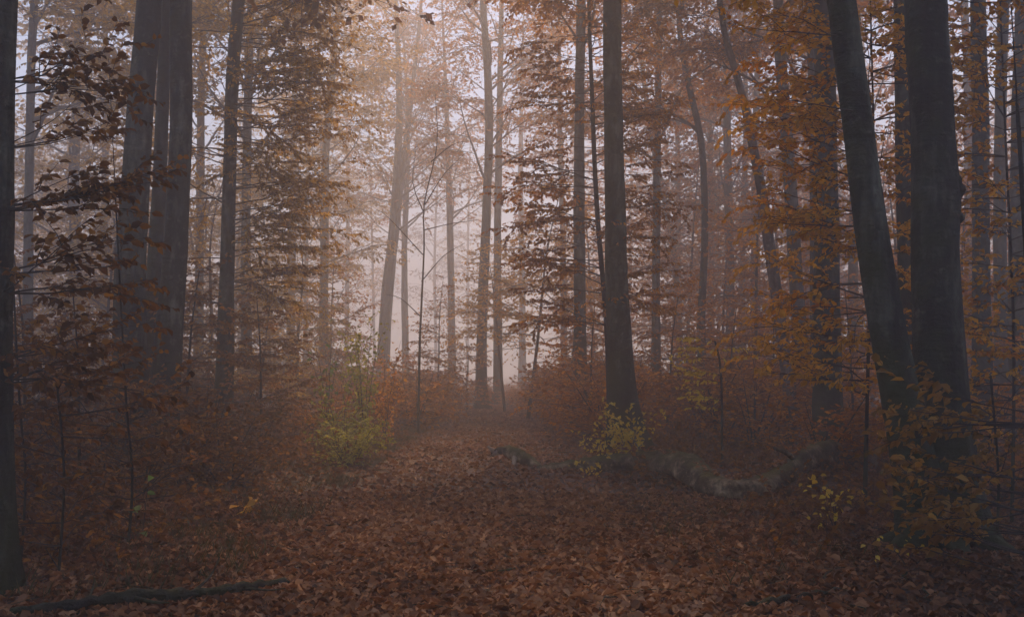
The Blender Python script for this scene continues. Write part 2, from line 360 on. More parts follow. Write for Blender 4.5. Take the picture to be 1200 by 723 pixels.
# ------------------------------------------------------------------ trunks
def resample(pts, step):
    pts = np.asarray(pts, float)
    # Catmull-Rom through control points
    P0 = np.vstack([2*pts[0]-pts[1], pts, 2*pts[-1]-pts[-2]]); out = []
    for i in range(1, len(P0)-2):
        a, b, c, d = P0[i-1], P0[i], P0[i+1], P0[i+2]; n = max(2, int(np.linalg.norm(c-b)/step))
        t = np.linspace(0, 1, n, endpoint=False)[:, None]
        out.append(.5*((2*b)+(-a+c)*t+(2*a-5*b+4*c-d)*t*t+(-a+3*b-3*c+d)*t**3))
    return np.vstack(out+[pts[-1:]])
def tube(pts, radii, k=16, g=None, lump=.04, flare=0, scars=0, knobs=(), cap=True, flen=.45, ell=None):
    """tapered limb; flare widens the foot into root lobes; returns V,Q,scar"""
    n = len(pts); d = unit(np.gradient(pts, axis=0)); ref = np.array([0, 1., 0]) if abs(d[n//2, 1]) < .8 else np.array([0, 0, 1.])
    a = unit(np.cross(d, ref)); b = np.cross(d, a)
    th = np.linspace(0, 2*PI, k, endpoint=False)[None, :]; s = np.concatenate([[0], np.cumsum(np.linalg.norm(np.diff(pts, axis=0), axis=1))])[:, None]
    g = g or np.random.default_rng(1); ph = g.uniform(0, 6.28, 8)
    R = np.asarray(radii, float)[:, None]*(1 + lump*(np.sin(2*th+s*.9+ph[0])+.7*np.sin(3*th-s*1.7+ph[1])+.6*np.sin(s*3.1+ph[2]+th)+.4*np.sin(5*th+s*.4+ph[5])))
    if flare:
        lob = .15+1.1*np.abs(np.cos(th*2.5+ph[3]+.6*np.sin(th+ph[4])))**3
        R = R*(1+flare*1.6*np.exp(-s/flen)*lob+flare*.25*np.exp(-s/1.3))
    sc = np.zeros_like(R)
    for _ in range(scars):
        t0, s0 = g.uniform(0, 6.28), g.uniform(.3, s[-1, 0]*.6); w_ = g.uniform(.04, .09)
        dt = (th-t0+PI) % (2*PI)-PI; rr = np.sqrt((dt*R.mean()/w_/1.3)**2+((s-s0)/w_/.8)**2)
        R = R*(1+.05*np.exp(-((rr-1.2)**2)*2)); sc = np.maximum(sc, np.exp(-rr**2*.9)*g.uniform(.4, .9)); q_ = (s-s0-w_*1.1+np.abs(dt)*R.mean()*.9)/.028; ch = np.exp(-q_**2)*np.exp(-(dt*R.mean()/w_/2.4)**2); sc = np.maximum(sc, ch*.7); R = R*(1-.03*ch)
    for (t0, s0, w_, amp) in knobs:
        dt = (th-t0+PI) % (2*PI)-PI; rr = np.sqrt((dt*R.mean()/w_)**2+((s-s0)/w_/1.2)**2); R = R+amp*np.exp(-rr**2)
    V = (pts[:, None, :] + a[:, None, :]*(R*np.cos(th))[..., None] + b[:, None, :]*(R*np.sin(th))[..., None]).reshape(-1, 3)
    i = np.arange(n*k).reshape(n, k); j = np.roll(i, -1, axis=1)
    Q = np.stack([i[:-1].ravel(), j[:-1].ravel(), j[1:].ravel(), i[1:].ravel()], 1)
    sc = sc.ravel()
    if cap:
        for row, c in ((i[-1], pts[-1]), (i[0][::-1], pts[0])):
            ci = len(V); V = np.vstack([V, c[None]]); sc = np.append(sc, 0); rn = np.roll(row, -1); 
            cq = np.array([[row[m], rn[m], rn[(m+1) % k], ci] for m in range(0, k, 2)]); Q = np.vstack([Q, cq])
    return V, Q, sc
def px_path(cols, d, top=20, lean=None, dd=0):
    """cols: (px,py) from bottom up; the foot is put on the ground; extended to height top"""
    pts = [P(px, py, d+dd*i) for i, (px, py) in enumerate(cols)]
    b = pts[0].copy(); b[2] = H(b[0], b[1])-.12; pts[0] = b
    pts = [pts[0]]+[p for p in pts[1:] if p[2] > b[2]+.5]
    v = unit(pts[-1]-pts[-2]); v = v/max(v[2], .2); v[2] = 1
    if lean is not None: v = v*np.array([lean, lean, 1])
    z = pts[-1][2]
    while z < top:
        z += 3.; v = v*np.array([.75, .75, 1]); pts.append(pts[-1]+v*3.)
    return np.array(pts)
def trunk_obj(root, pts, r_base, r_mid, k=16, step=.15, mat=None, flare=.6, scars=0, knobs=(), g=None, lump=.035, name='trunk', rtop=None):
    c = resample(pts, step); base = np.array(root.location); s = np.concatenate([[0], np.cumsum(np.linalg.norm(np.diff(c, axis=0), axis=1))]); L = s[-1]
    r = np.interp(s, [0, 3.5, L*.6, L], [r_base, r_mid, r_mid*.72, rtop or min(.05, r_mid*.3)])
    V, Q, sc = tube(c-base, r, k, g, lump, flare, scars, knobs)
    return link(name, mesh(name, V, Q, mat or BARK, smooth=True, scar_shade=sc), root), c
def at_z(c, z):
    i = int(np.argmin(np.abs(c[:, 2]-z))); return c[i]

def high_crown(root, c, g, z0, z1, n, Lm, pal, kind='sky', per=7, name='crown', steep=(.3, 1.0), up=True):
    """limbs that leave the trunk and carry sprays; coarse leaves for crowns seen from afar or above the frame"""
    K = Crown(); base = np.array(root.location)
    for i in range(n):
        z = z0+(z1-z0)*((i+g.random())/n); p = at_z(c, z)-base; az = g.uniform(0, 2*PI); el = g.uniform(*steep)
        L = Lm*g.uniform(.6, 1.1)*(1-.45*((z-z0)/(z1-z0))); d = np.array([math.cos(az)*math.cos(el), math.sin(az)*math.cos(el), math.sin(el)])
        pts = [p]; m = 6
        for j in range(m):
            d = unit(d+np.array([g.normal(0, .13), g.normal(0, .13), g.normal(.02, .08)])); pts.append(pts[-1]+d*L/m)
        K.stick(pts, .012*L+.015, .008)
        for j in range(per):
            q = pts[1+int(g.integers(1, m))]; K.add(kind, g.uniform(1.3, 2.6)*(1 if Lm > 3 else .7), int(g.integers(3)), q, az+g.uniform(-1.3, 1.3), g.uniform(-.15, .45), g.normal(0, .3))
    tm, lm = K.meshes(LM[pal], False, g)
    cr = link(name, lm, root); link('branches', tm, cr); return cr

HC = dict(z0=7.5, z1=19, n=34, Lm=6.5, pal='brown', per=15, steep=(.0, .7))  # crowns mostly above the frame, made wide and dense to shade the near ground
TC = dict(z0=9.5, z1=19, n=14, Lm=4.2, pal='copper', per=7, kind='far', steep=(.1, .8))   # thinner crowns round the lit clearing
GR = 'forest trees around the path'
def tree(label, cols, d, wb, wm, top=20, k=20, mat=None, flare=.6, scars=0, knobs=(), cat='tree', name='beech_tree', crown=None, group=GR, seed=0, lump=.035, step=.15, lean=None):
    """wb, wm: trunk width in photograph pixels at the foot and above"""
    g = np.random.default_rng(seed+11); pts = px_path(cols, d, top, lean)
    root = empty(name, (pts[0][0], pts[0][1], H(pts[0][0], pts[0][1])), label, cat, group)
    t, c = trunk_obj(root, pts, wb*d/F/2, wm*d/F/2, k, step, mat, flare, scars, knobs, g, lump)
    if crown:
        crown = dict(crown)
        if crown.get('z0') == HC['z0'] and d < 26: crown['z0'] = max(7.5, CAMZ+d*.385+1.0)
        high_crown(root, c, g, **crown)
    return root, c, g
def layers(root, c, g, zs, kind, Lf, pal, azr, per=1, el=(-.05, .35), roll=.18, skip=0):
    """branch parts leaving the stem at heights zs; Lf(z) length; azr azimuth ranges"""
    base = np.array(root.location); pals = (pal,) if isinstance(pal, str) else pal
    for z in zs:
        for _ in range(per):
            if g.random() < skip: continue
            a0, a1 = azr[int(g.integers(len(azr)))]; p = at_z(c, z)-base
            branch_obj(root, kind, Lf(z)*g.uniform(.7, 1.15), int(g.integers(3)), p, g.uniform(a0, a1), g.uniform(*el), g.normal(0, roll), pals[int(g.integers(len(pals)))])


# ---------------------------------------- left foreground
r, c, g = tree('dark bluish trunk cut by the left edge of the picture, close to the camera', [(-12, 690), (-9, 500), (-5, 300), (-3, 150), (1, 0)], 7.2, 40, 38, 18, 20, scars=6, seed=1, crown=HC)
layers(r, c, g, [1.55, 1.75, 2.15, 2.3, 2.7, 2.8, 3.2, 3.6, 3.7, 4.2, 4.4], 'near', lambda z: .95 if z > 3 else 1.15, 'brown', [(-.6, .45)], per=4, el=(-.1, .3))
# triple stem
g = np.random.default_rng(5)
b = px_path([(157, 560), (152, 380), (156, 250), (166, 110), (176, 0)], 14.5, 20)
r = empty('beech_tree', (b[0][0]+.1, b[0][1], H(b[0][0], b[0][1])), 'large dark beech with three stems rising together left of the path', 'tree', GR)
_, cA = trunk_obj(r, b, .26, .205, 24, .14, BARK, .5, 10, g=g)
b = px_path([(184, 560), (198, 400), (207, 270), (212, 130), (212, 0)], 14.7, 20)
_, cB = trunk_obj(r, b, .22, .175, 22, .14, BARK, .4, 6, g=g)
b = px_path([(174, 560), (177, 400), (185, 250), (191, 110), (194, 0)], 15.9, 17)
t, cC = trunk_obj(r, b, .15, .115, 18, .14, BARK_MOSSY, .3, 3, g=g); t['label'] = 'mossy greenish middle stem'
high_crown(r, cA, g, **HC)
# layered tree right of it
r, c, g = tree('slim upright beech with dense layered boughs reaching over the path from the left', [(262, 548), (264, 400), (268, 250), (272, 100), (280, 0)], 20, 22, 17, 20, 16, scars=4, seed=3,
               crown=dict(TC, pal='olive'))
layers(r, c, g, np.linspace(3.3, 10.6, 46), 'mid', lambda z: 2.3+.08*(z-3), 'olive', [(-.6, .6), (-.6, .6), (2.5, 3.8), (-1.6, 1.6)], per=2, el=(-.12, .25))
layers(r, c, g, np.linspace(1.0, 3.6, 12), 'mid', lambda z: 2.0, 'brown', [(-.5, .5), (2.6, 3.6)], per=2, el=(-.1, .15))
tree('pale blurred trunk just behind the slim layered beech', [(290, 520), (288, 300), (291, 100), (294, 0)], 31, 14, 12, 20, 12, seed=4, crown=dict(z0=8, z1=19, n=26, Lm=5, pal='olive', per=12, kind='far'))
tree('thin grey trunk in the gap between the edge trunk and the three-stemmed beech', [(32, 520), (33, 300), (36, 100), (40, 0)], 24, 14, 11, 20, 12, seed=41, crown=dict(z0=7, z1=19, n=22, Lm=4, pal='olive', per=12, kind='far'))
# ---------------------------------------- central tree
r, c, g = tree('tall dark straight beech standing alone right of the path beside the fallen log', [(738, 535), (728, 440), (722, 300), (719, 150), (717, 0)], 18, 31, 25, 21, 30, mat=BARK, flare=.95, scars=9, seed=6, crown=TC, step=.12)
# young beech behind it
r, c, g = tree('young copper beech with thin layered boughs growing close behind the dark central trunk', [(716, 520), (712, 400), (700, 250), (694, 120), (690, 0)], 19.3, 8, 6, 12, 10, name='young_beech', cat='young tree', seed=7, flare=.3, mat=BARK_DARK)
layers(r, c, g, np.linspace(2.4, 9.3, 95), 'mid', lambda z: 1.9-.10*max(0, z-5), 'copper', [(-.7, .7), (2.45, 3.85), (-2.6, -.5)], per=1, el=(-.1, .3))
tree('straight slender trunk standing in the copper shrubs left of the dark central beech', [(681, 470), (679, 300), (679, 150), (681, 0)], 28, 18, 14, 22, 14, scars=3, seed=8, crown=TC)
# ---------------------------------------- right pair (one tree, two stems)
g = np.random.default_rng(9)
b = px_path([(1092, 650), (1062, 500), (1030, 330), (1006, 150), (985, -5)], 8.6, 19)
r = empty('beech_tree', (b[0][0]+.1, b[0][1], H(b[0][0], b[0][1])), 'massive near beech with two thick stems, a mossy root foot and a burr', 'tree', GR)
t, _ = trunk_obj(r, b, .17, .126, 48, .045, BARK, .55, 12, g=g, lump=.03); t['label'] = 'left stem leaning to the left'
b = px_path([(1112, 650), (1104, 500), (1098, 330), (1092, 150), (1084, -5)], 8.9, 20)
t, cR = trunk_obj(r, b, .25, .185, 56, .045, BARK, .6, 16, knobs=((PI, 3.2, .25, .03),), g=g, lump=.03); t['label'] = 'right stem, thick and upright with a burr'
rb = np.array(r.location)
for (az, ln, r0) in ((3.6, 1.0, .16), (4.5, .8, .13), (5.5, .8, .12), (2.7, .8, .12)):
    q = np.array([[.35*math.cos(az)*0, 0, .35], [.22*math.cos(az), .22*math.sin(az), .18], [.6*ln*math.cos(az), .6*ln*math.sin(az), .03], [ln*math.cos(az+.2), ln*math.sin(az+.2), -.12]])
    q[:, 0] += .05; q = resample(q, .08); V, Q, sc = tube(q, np.linspace(r0, .04, len(q)), 14, g, .07)
    link('root', mesh('root', V, Q, BARK_MOSSY, smooth=True, scar_shade=sc), r)
for (px, py, rr_, dy) in ((1116, 222, .085, -.05), (1117, 256, .055, -.08)):
    p = P(px, py, 8.9)+np.array([0, dy, 0]); th = np.linspace(0, 2*PI, 18, endpoint=False); uu = np.linspace(.05, PI-.05, 12); TH, UU = np.meshgrid(th, uu)
    R_ = rr_*(1+.14*np.sin(3*TH+2*UU+px)+.1*np.sin(5*UU+TH*2)); V = np.stack([R_*np.sin(UU)*np.cos(TH), R_*np.sin(UU)*np.sin(TH), R_*1.25*np.cos(UU)], -1).reshape(-1, 3)+p-rb; i_ = np.arange(216).reshape(12, 18); j_ = np.roll(i_, -1, 1)
    link('burr', mesh('burr', V, np.stack([i_[:-1].ravel(), i_[1:].ravel(), j_[1:].ravel(), j_[:-1].ravel()], 1), BARK, smooth=True, scar_shade=np.where(V[:, 2] < p[2]-rb[2], .5, .1)), r)  # lower half of each burr coloured darker as its shadow
high_crown(r, cR, g, **HC)
# top bough with yellow leaves that hangs into the picture
for (px, py, az, L) in ((985, -14, PI*.98, 1.8), (990, -8, 3.3, 1.5), (995, 40, 2.8, 1.1), (1000, 130, 3.4, .9), (1105, 0, .25, 1.1), (1105, -10, -.3, 1.0)):
    branch_obj(r, 'near', L, int(g.integers(3)), P(px, py, 8.5)-rb, az, -.02, .1, 'gold' if px < 992 else 'orange')
tree('grey trunk half hidden behind the two thick stems', [(1066, 560), (1062, 300), (1058, 100), (1056, 0)], 14, 24, 20, 20, 16, scars=3, seed=12, crown=HC)
# orange saplings around the pair
r, c, g = tree('orange-leaved young beech growing behind the leaning left stem', [(1012, 560), (1018, 400), (1024, 200), (1020, 0)], 11.2, 5, 3, 7, 8, name='young_beech', cat='young tree', seed=13, flare=.2, mat=BARK_DARK)
layers(r, c, g, np.linspace(1.4, 5.8, 95), 'near', lambda z: 1.55, ('orange', 'gold', 'gold'), [(2.5, 3.8), (2.5, 3.8), (-.8, .8), (-2.4, -.8)], el=(-.1, .25))
r, c, g = tree('orange-leaved young beech right of the thick upright stem', [(1185, 600), (1188, 400), (1180, 200), (1172, 0)], 10.6, 4, 3, 7, 8, name='young_beech', cat='young tree', seed=14, flare=.2, mat=BARK_DARK)
layers(r, c, g, np.linspace(1.1, 5.4, 90), 'near', lambda z: 1.15, ('orange', 'gold', 'gold'), [(2.3, 4.0), (-.8, .8), (-2.4, -.8)], el=(-.1, .25))
for (px, y, hh, lab, sd) in ((70, 7.9, 1.5, 'low dark-leaved beech regrowth in the bottom left corner beside the edge trunk', 71), (150, 9.3, 1.7, 'low dark-leaved beech regrowth in front of the three-stemmed beech', 72), (25, 8.6, 2.0, 'dark-leaved sapling directly right of the edge trunk, taller than the regrowth beside it', 73), (1165, 8.4, 1.3, 'low ochre regrowth right of the root foot of the double beech', 74)):
    r, c, g = tree(lab, [(px, 600), (px+5, 560), (px-4, 440)], y, 3, 2, hh, 8, name='sapling', cat='sapling', seed=sd, flare=.2, mat=BARK_DARK)
    layers(r, c, g, list(np.linspace(.12, hh-.05, 22)), 'near', lambda z: .8, 'brown' if px < 600 else 'ochre', [(0, 6.28)], el=(-.1, .5))
# beech regrowth in front of the root foot
r, c, g = tree('low spreading beech sapling with ochre leaves in front of the root foot', [(1215, 700), (1222, 600), (1215, 500)], 7.0, 8, 5, 1.4, 8, name='sapling', cat='sapling', seed=15, flare=.2, mat=BARK_DARK)
layers(r, c, g, list(np.linspace(.2, 1.3, 22)), 'near', lambda z: 1.15, 'ochre', [(2.4, 3.5)], per=1, el=(-.12, .12))
# ---------------------------------------- trees right of the centre
tree('leaning slender tree with peeling pale, lit-toned bark between the central and the double beech', [(932, 500), (920, 420), (905, 310), (893, 230), (874, 130), (852, 50), (846, 20)], 20, 18, 13, 9.2, 14, mat=BARK_LIT, flare=.2, seed=16, lump=.07, name='leaning_tree')
tree('thick dark trunk standing left of the leaning left stem', [(972, 520), (969, 350), (968, 150), (964, 0)], 17, 34, 28, 20, 18, scars=4, seed=17, crown=TC)
tree('narrow dark trunk touching the thick dark trunk on its left', [(956, 490), (955, 300), (952, 100), (948, 0)], 24, 14, 12, 20, 12, seed=18, crown=dict(z0=8, z1=19, n=14, Lm=4, pal='copper', per=12, kind='far'))
tree('foggy trunk right behind the leaning pale tree', [(944, 480), (936, 380), (925, 200), (916, 90), (912, 0)], 26, 20, 17, 20, 14, seed=19, crown=dict(z0=8, z1=20, n=16, Lm=4, pal='copper', per=12, kind='far'))
tree('bending slender tree in the mist between the central beech and the leaning tree', [(824, 450), (822, 380), (826, 270), (822, 170), (805, 90), (796, 30), (800, 0)], 30, 12, 9, 20, 12, seed=20, crown=dict(z0=8, z1=20, n=14, Lm=3.5, pal='copper', per=12, kind='far'))
tree('straight pale trunk in the mist just right of the central beech', [(768, 440), (769, 300), (771, 120), (773, 0)], 33, 13, 10, 22, 12, seed=21, crown=dict(z0=8, z1=21, n=16, Lm=3.6, pal='copper', per=12, kind='far'))
tree('dark trunk first right of the double beech', [(1150, 500), (1150, 300), (1149, 150), (1146, 0)], 17, 24, 20, 20, 14, seed=22, crown=HC)
tree('dark trunk second right of the double beech', [(1176, 480), (1172, 300), (1172, 150), (1176, 0)], 22, 18, 15, 20, 14, seed=23, crown=TC)
tree('dark trunk at the right edge of the picture', [(1196, 500), (1193, 300), (1196, 150), (1200, 0)], 19, 26, 22, 20, 14, seed=24, crown=TC)
# ---------------------------------------- trees in the fog beyond
fog = [  # label, cols, d, wb, wm, crown z0, pal
 ('hazy fork-topped beech rising beyond the end of the path', [(564, 470), (565, 380), (570, 250), (573, 130), (566, 0)], 42, 14, 12, 11, 'copper'),
 ('faint trunk directly right of the fork-topped beech', [(584, 450), (583, 300), (585, 150), (588, 0)], 50, 12, 10, 9, 'copper'),
 ('hazy pale tree leaning right above the left verge of the path', [(446, 440), (452, 350), (462, 250), (468, 130), (464, 0)], 54, 14, 12, 10, 'copper'),
 ('hazy slanting stem crossing above the left verge to the upper right', [(449, 440), (458, 330), (472, 200), (486, 80), (494, 0)], 58, 12, 9, 11, 'copper'),
 ('bluish faint trunk between the slim layered beech and the leaning hazy tree', [(379, 420), (380, 300), (382, 180), (392, 60), (398, 0)], 44, 14, 11, 9, 'olive'),
 ('faint short-looking trunk beside the bright gap at the end of the path', [(612, 430), (612, 330), (610, 200), (614, 0)], 75, 10, 8, 9, 'copper'),
 ('faint thin trunk left of the slender trunk in the shrubs', [(661, 440), (660, 300), (656, 150), (655, 0)], 52, 9, 8, 9, 'copper'),
 ('misty trunk first behind the bending slender tree', [(856, 440), (855, 300), (852, 150), (850, 0)], 42, 12, 11, 8, 'copper'),
 ('misty trunk second behind the bending slender tree', [(870, 440), (870, 300), (874, 150), (872, 0)], 50, 10, 8, 8, 'copper'),
 ('misty trunk third behind the bending slender tree', [(886, 440), (885, 300), (886, 150), (890, 0)], 46, 13, 11, 8, 'copper'),
 ('faint trunk seen right of the straight pale one', [(797, 440), (790, 300), (762, 150), (745, 0)], 48, 9, 8, 8, 'copper'),
 ('distant trunk glimpsed between the narrow dark trunk and the left stem', [(998, 460), (1000, 300), (1002, 100), (1004, 0)], 34, 14, 12, 8, 'copper'),
 ('distant trunk glimpsed at the far right between two dark trunks', [(1136, 450), (1136, 300), (1134, 100), (1130, 0)], 36, 14, 12, 8, 'copper'),
 ('misty trunk left of the slim layered beech', [(232, 450), (234, 300), (236, 100), (240, 0)], 38, 13, 11, 7, 'olive'),
 ('misty trunk right of the edge trunk, farther than its thin grey neighbour', [(84, 450), (86, 300), (90, 100), (92, 0)], 36, 14, 12, 7, 'olive'),
 ('misty trunk just left of the three-stemmed beech', [(120, 450), (122, 300), (124, 100), (122, 0)], 44, 12, 10, 7, 'olive'),
 ('faint trunk left of the bright gap above the path', [(530, 440), (528, 300), (524, 150), (518, 0)], 60, 10, 9, 10, 'copper'),
 ('ghostly trunk with a full crown left of the fork-topped beech', [(476, 440), (474, 300), (478, 150), (470, 0)], 64, 9, 8, 10, 'copper'),
 ('misty trunk under the tip of the layered boughs', [(340, 440), (342, 300), (346, 100), (350, 0)], 50, 12, 10, 7, 'olive'),
]
for i, (lab, cols, d, wb, wm, z0, pal) in enumerate(fog):
    tree(lab, cols, d, wb, wm, 24, 10, seed=50+i, name='misty_tree', group='trees fading into the fog', step=.4, crown=dict(z0=z0*.7 if d < 45 else 4, z1=23, n=30, Lm=4.2, pal=pal, per=10, kind='sky') if not 430 < cols[0][0] < 620 else dict(z0=13, z1=22, n=10, Lm=4, pal=pal, per=6, kind='sky') if cols[0][0] in (612, 584) else dict(z0=9.5, z1=21, n=22, Lm=5, pal=pal, per=8, kind='far') if d == 42 and z0 == 11 else dict(z0=9.5, z1=23, n=28, Lm=5.5, pal=pal, per=9, kind='sky') if d > 55 else dict(z0=z0, z1=22, n=13, Lm=3.4, pal=pal, per=6, kind='sky'))
# fork of the beech beyond the path
# ---------------------------------------- copies of whole things
def copy_tree(o, parent=None):
    c_ = o.copy(); C.objects.link(c_); c_.parent = parent
    for ch in o.children: copy_tree(ch, c_)
    return c_
# filler trees deep in the fog: prototypes then copies
protos = []
fill = []
gf = np.random.default_rng(77)
for i in range(40):
    y = gf.uniform(50, 110); px = gf.uniform(-60, 1260)
    if 385 < px < 690: continue
    fill.append((px, y))
for px, y in ((406, 84), (440, 98), (512, 104), (548, 110), (676, 104)): fill.append((px, y))
fill.sort()
marks = [(-200, 'picture edge'), (5, 'edge trunk'), (175, 'three-stemmed beech'), (270, 'layered beech'), (455, 'leaning hazy tree'), (570, 'fork-topped beech'), (680, 'slender trunk in shrubs'), (725, 'central beech'), (824, 'bending tree'), (905, 'leaning pale tree'), (968, 'thick dark trunk'), (1090, 'double beech'), (1500, 'right edge')]
ORD = ['first', 'second', 'third', 'fourth', 'fifth', 'sixth', 'seventh', 'eighth', 'ninth', 'tenth', 'eleventh', 'twelfth', 'thirteenth', 'fourteenth', 'fifteenth', 'sixteenth', 'seventeenth', 'eighteenth', 'nineteenth', 'twentieth']
def between(px, cnt, what):
    for (a, na), (b_, nb) in zip(marks[:-1], marks[1:]):
        if a <= px < b_:
            k = cnt.get(a, 0); cnt[a] = k+1
            return f'{what}, {ORD[min(k, 19)]} between {na} and {nb}'
cnt = {}
for i, (px, y) in enumerate(fill):
    x = X(px, y); lab = between(px, cnt, 'ghostly far tree')
    if len(protos) < 5:
        v = len(protos); base = (px, 440)
        rr_, c_, g_ = tree(lab, [(px, 440), (px+gf.uniform(-8, 8), 250), (px+gf.uniform(-20, 20), 60)], y, .42*F/y, .34*F/y, 25, 8, seed=200+v, name='far_tree', group='trees lost deep in the fog', step=.6,
                           crown=dict(z0=3+v, z1=24, n=30, Lm=4.5, pal=['copper', 'olive', 'copper', 'brown', 'olive'][v], per=8, kind='sky'))
        protos.append(rr_)
    else:
        o = copy_tree(protos[int(gf.integers(5))]); o.location = (x, y, float(H(x, y))); o.rotation_euler = (0, 0, gf.uniform(0, 6.28)); s_ = gf.uniform(.85, 1.15); o.scale = (s_, s_, s_)
        o['label'] = lab

# ---------------------------------------- young understorey trees
def young(name, Hh, Lm, n, kind, pal, seed, lab, z0=.6):
    g = np.random.default_rng(seed); K = Crown()
    root = empty(name, (0, 0, 0), lab, 'young tree', 'young beeches in the mist')
    lean = g.normal(0, .08, 2); pts = resample(np.array([[0, 0, -.1], [lean[0]*.3*Hh, lean[1]*.3*Hh, Hh*.35], [lean[0]*Hh*.5+g.normal(0, .1), lean[1]*Hh*.5, Hh*.7], [lean[0]*Hh, lean[1]*Hh, Hh]]), .4)
    V, Q, sc = tube(pts, np.linspace(.008*Hh+.012, .008, len(pts)), 6, g, .03)
    link('trunk', mesh('trunk', V, Q, BARK_DARK, smooth=True, scar_shade=sc), root)
    for i in range(n):
        u_ = (i+.5)/n; z = z0+(Hh-z0)*u_; L = Lm*(1-u_)**.6*g.uniform(.6, 1.15)+.3
        K.add(kind, L, int(g.integers(3)), at_z(pts, z), g.uniform(0, 2*PI), g.uniform(-.1, .4), g.normal(0, .2))
    tm, lm = K.meshes(LM[pal], kind != 'far', g); cr = link('crown', lm, root); link('branches', tm, cr)
    return root
YP = {}
specs = {'far_copper': ('far', 'copper'), 'far_olive': ('far', 'olive'), 'far_gold': ('far', 'gold'), 'mid_brown': ('mid', 'brown'), 'mid_copper': ('mid', 'copper')}  # far_gold: yellow leaves, coloured lighter to stand for the backlight
ylist = [  # px, y, height, proto
 (618, 33, 8, 'far_gold'), (592, 39, 7, 'far_gold'),  (548, 40, 3.0, 'far_copper'), (668, 34, 4, 'far_copper'), (512, 36, 5, 'far_copper'), (385, 34, 6, 'far_copper'), 
 (350, 32, 7, 'far_olive'), (320, 40, 10, 'far_olive'), (300, 27, 5, 'far_olive'), (240, 30, 8, 'far_olive'), (205, 38, 11, 'far_olive'), (160, 30, 8, 'far_olive'), (110, 26, 7, 'far_olive'), (60, 30, 9, 'far_olive'), (20, 36, 11, 'far_olive'), (90, 42, 12, 'far_olive'), (-20, 26, 8, 'far_olive'),
 (800, 40, 11, 'far_copper'), (745, 36, 9, 'far_copper'), (700, 45, 11, 'far_copper'), (840, 32, 7, 'far_copper'), (880, 30, 8, 'far_copper'), (860, 46, 13, 'far_copper'), (925, 38, 11, 'far_copper'), (980, 30, 8, 'far_copper'), (1020, 36, 11, 'far_copper'), (1060, 28, 8, 'far_copper'), (1120, 26, 7, 'far_copper'), (1160, 34, 11, 'far_copper'), (1210, 26, 8, 'far_copper'), (1100, 40, 12, 'far_copper'), (1240, 36, 11, 'far_copper'),
 (785, 55, 13, 'far_copper'), (270, 52, 14, 'far_olive'), (140, 52, 14, 'far_olive'), (20, 54, 14, 'far_olive'), (940, 56, 14, 'far_copper'), (1060, 52, 14, 'far_copper'), (1180, 50, 14, 'far_copper'),
 (40, 13, 3.0, 'mid_brown'), (100, 11.5, 2.4, 'mid_brown'), (215, 16, 3.2, 'mid_brown'), (310, 19, 3.0, 'mid_brown'), (20, 9.5, 2.2, 'mid_brown'), (140, 18, 3.6, 'mid_brown'), (-30, 12, 3.2, 'mid_brown'), (250, 22, 3.6, 'mid_brown'),
 (690, 24, 3.2, 'mid_copper'), (780, 25, 3.4, 'mid_copper'), (850, 23, 3.0, 'mid_copper'), (905, 25, 3.6, 'mid_copper'), (1000, 20, 3.2, 'mid_copper'), (1130, 18, 3.4, 'mid_copper'), (1050, 24, 4.2, 'mid_copper'),
]
ylist.sort()
cnt = {}
WH = {'far_copper': 'misty copper young beech', 'far_olive': 'misty ochre young beech', 'far_gold': 'glowing golden young beech', 'mid_brown': 'dark brown beech sapling', 'mid_copper': 'rusty beech sapling'}
cnts = {k: {} for k in WH}
gy_ = np.random.default_rng(31)
for i, (px, y, hh, k) in enumerate(ylist):
    cls = 'tall' if hh > 9.5 else ('mid' if hh > 4.5 else 'low'); key = (k, cls, i % 2 if k != 'far_gold' else 0)
    lab = between(px, cnts[k], WH[k])
    h0 = {'tall': 12, 'mid': 7.5, 'low': 3.2}[cls]
    if key not in YP:
        kind, pal = specs[k]; lm_ = {'tall': 3.4, 'mid': 2.7, 'low': 1.5}[cls]; n_ = {'tall': 85, 'mid': 60, 'low': 40}[cls]
        o = young('young_beech', h0, lm_, n_, kind, pal, 300+len(YP), lab, (2.6 if k == 'far_gold' else .8) if cls != 'low' else .25); YP[key] = o
    else: o = copy_tree(YP[key])
    x = X(px, y); o.location = (x, y, float(H(x, y))-.03); o.rotation_euler = (0, 0, gy_.uniform(0, 6.28)); s_ = hh/h0; o.scale = (s_, s_, s_); o['label'] = lab

# unseen beeches beside the view, added to shade the near trunks
around = [(-14.5, 7), (14, 6), (17, 12), (-18, 12)]
ra = None
for i, (x, y) in enumerate(around):
    lab = 'added shade beech with dense low boughs outside the picture, '+('just beyond its left edge', 'just beyond its right edge', 'farther beyond its right edge', 'farther beyond its left edge')[i]
    if ra is None:
        ra = empty('beech_tree', (0, 0, 0), lab, 'tree', 'added shade trees outside the picture'); g = np.random.default_rng(70)
        _, c_ = trunk_obj(ra, np.array([[0, 0, -.1], [.1, 0, 6], [0, .2, 12], [.1, .1, 20]]), .28, .22, 14, .4, BARK, .5, g=g)
        high_crown(ra, c_, g, 3.0, 19, 46, 4.2, 'brown', per=10); o = ra
    else: o = copy_tree(ra)
    o.location = (x, y, float(H(x, y))); o.rotation_euler = (0, 0, i*1.7); o['label'] = lab

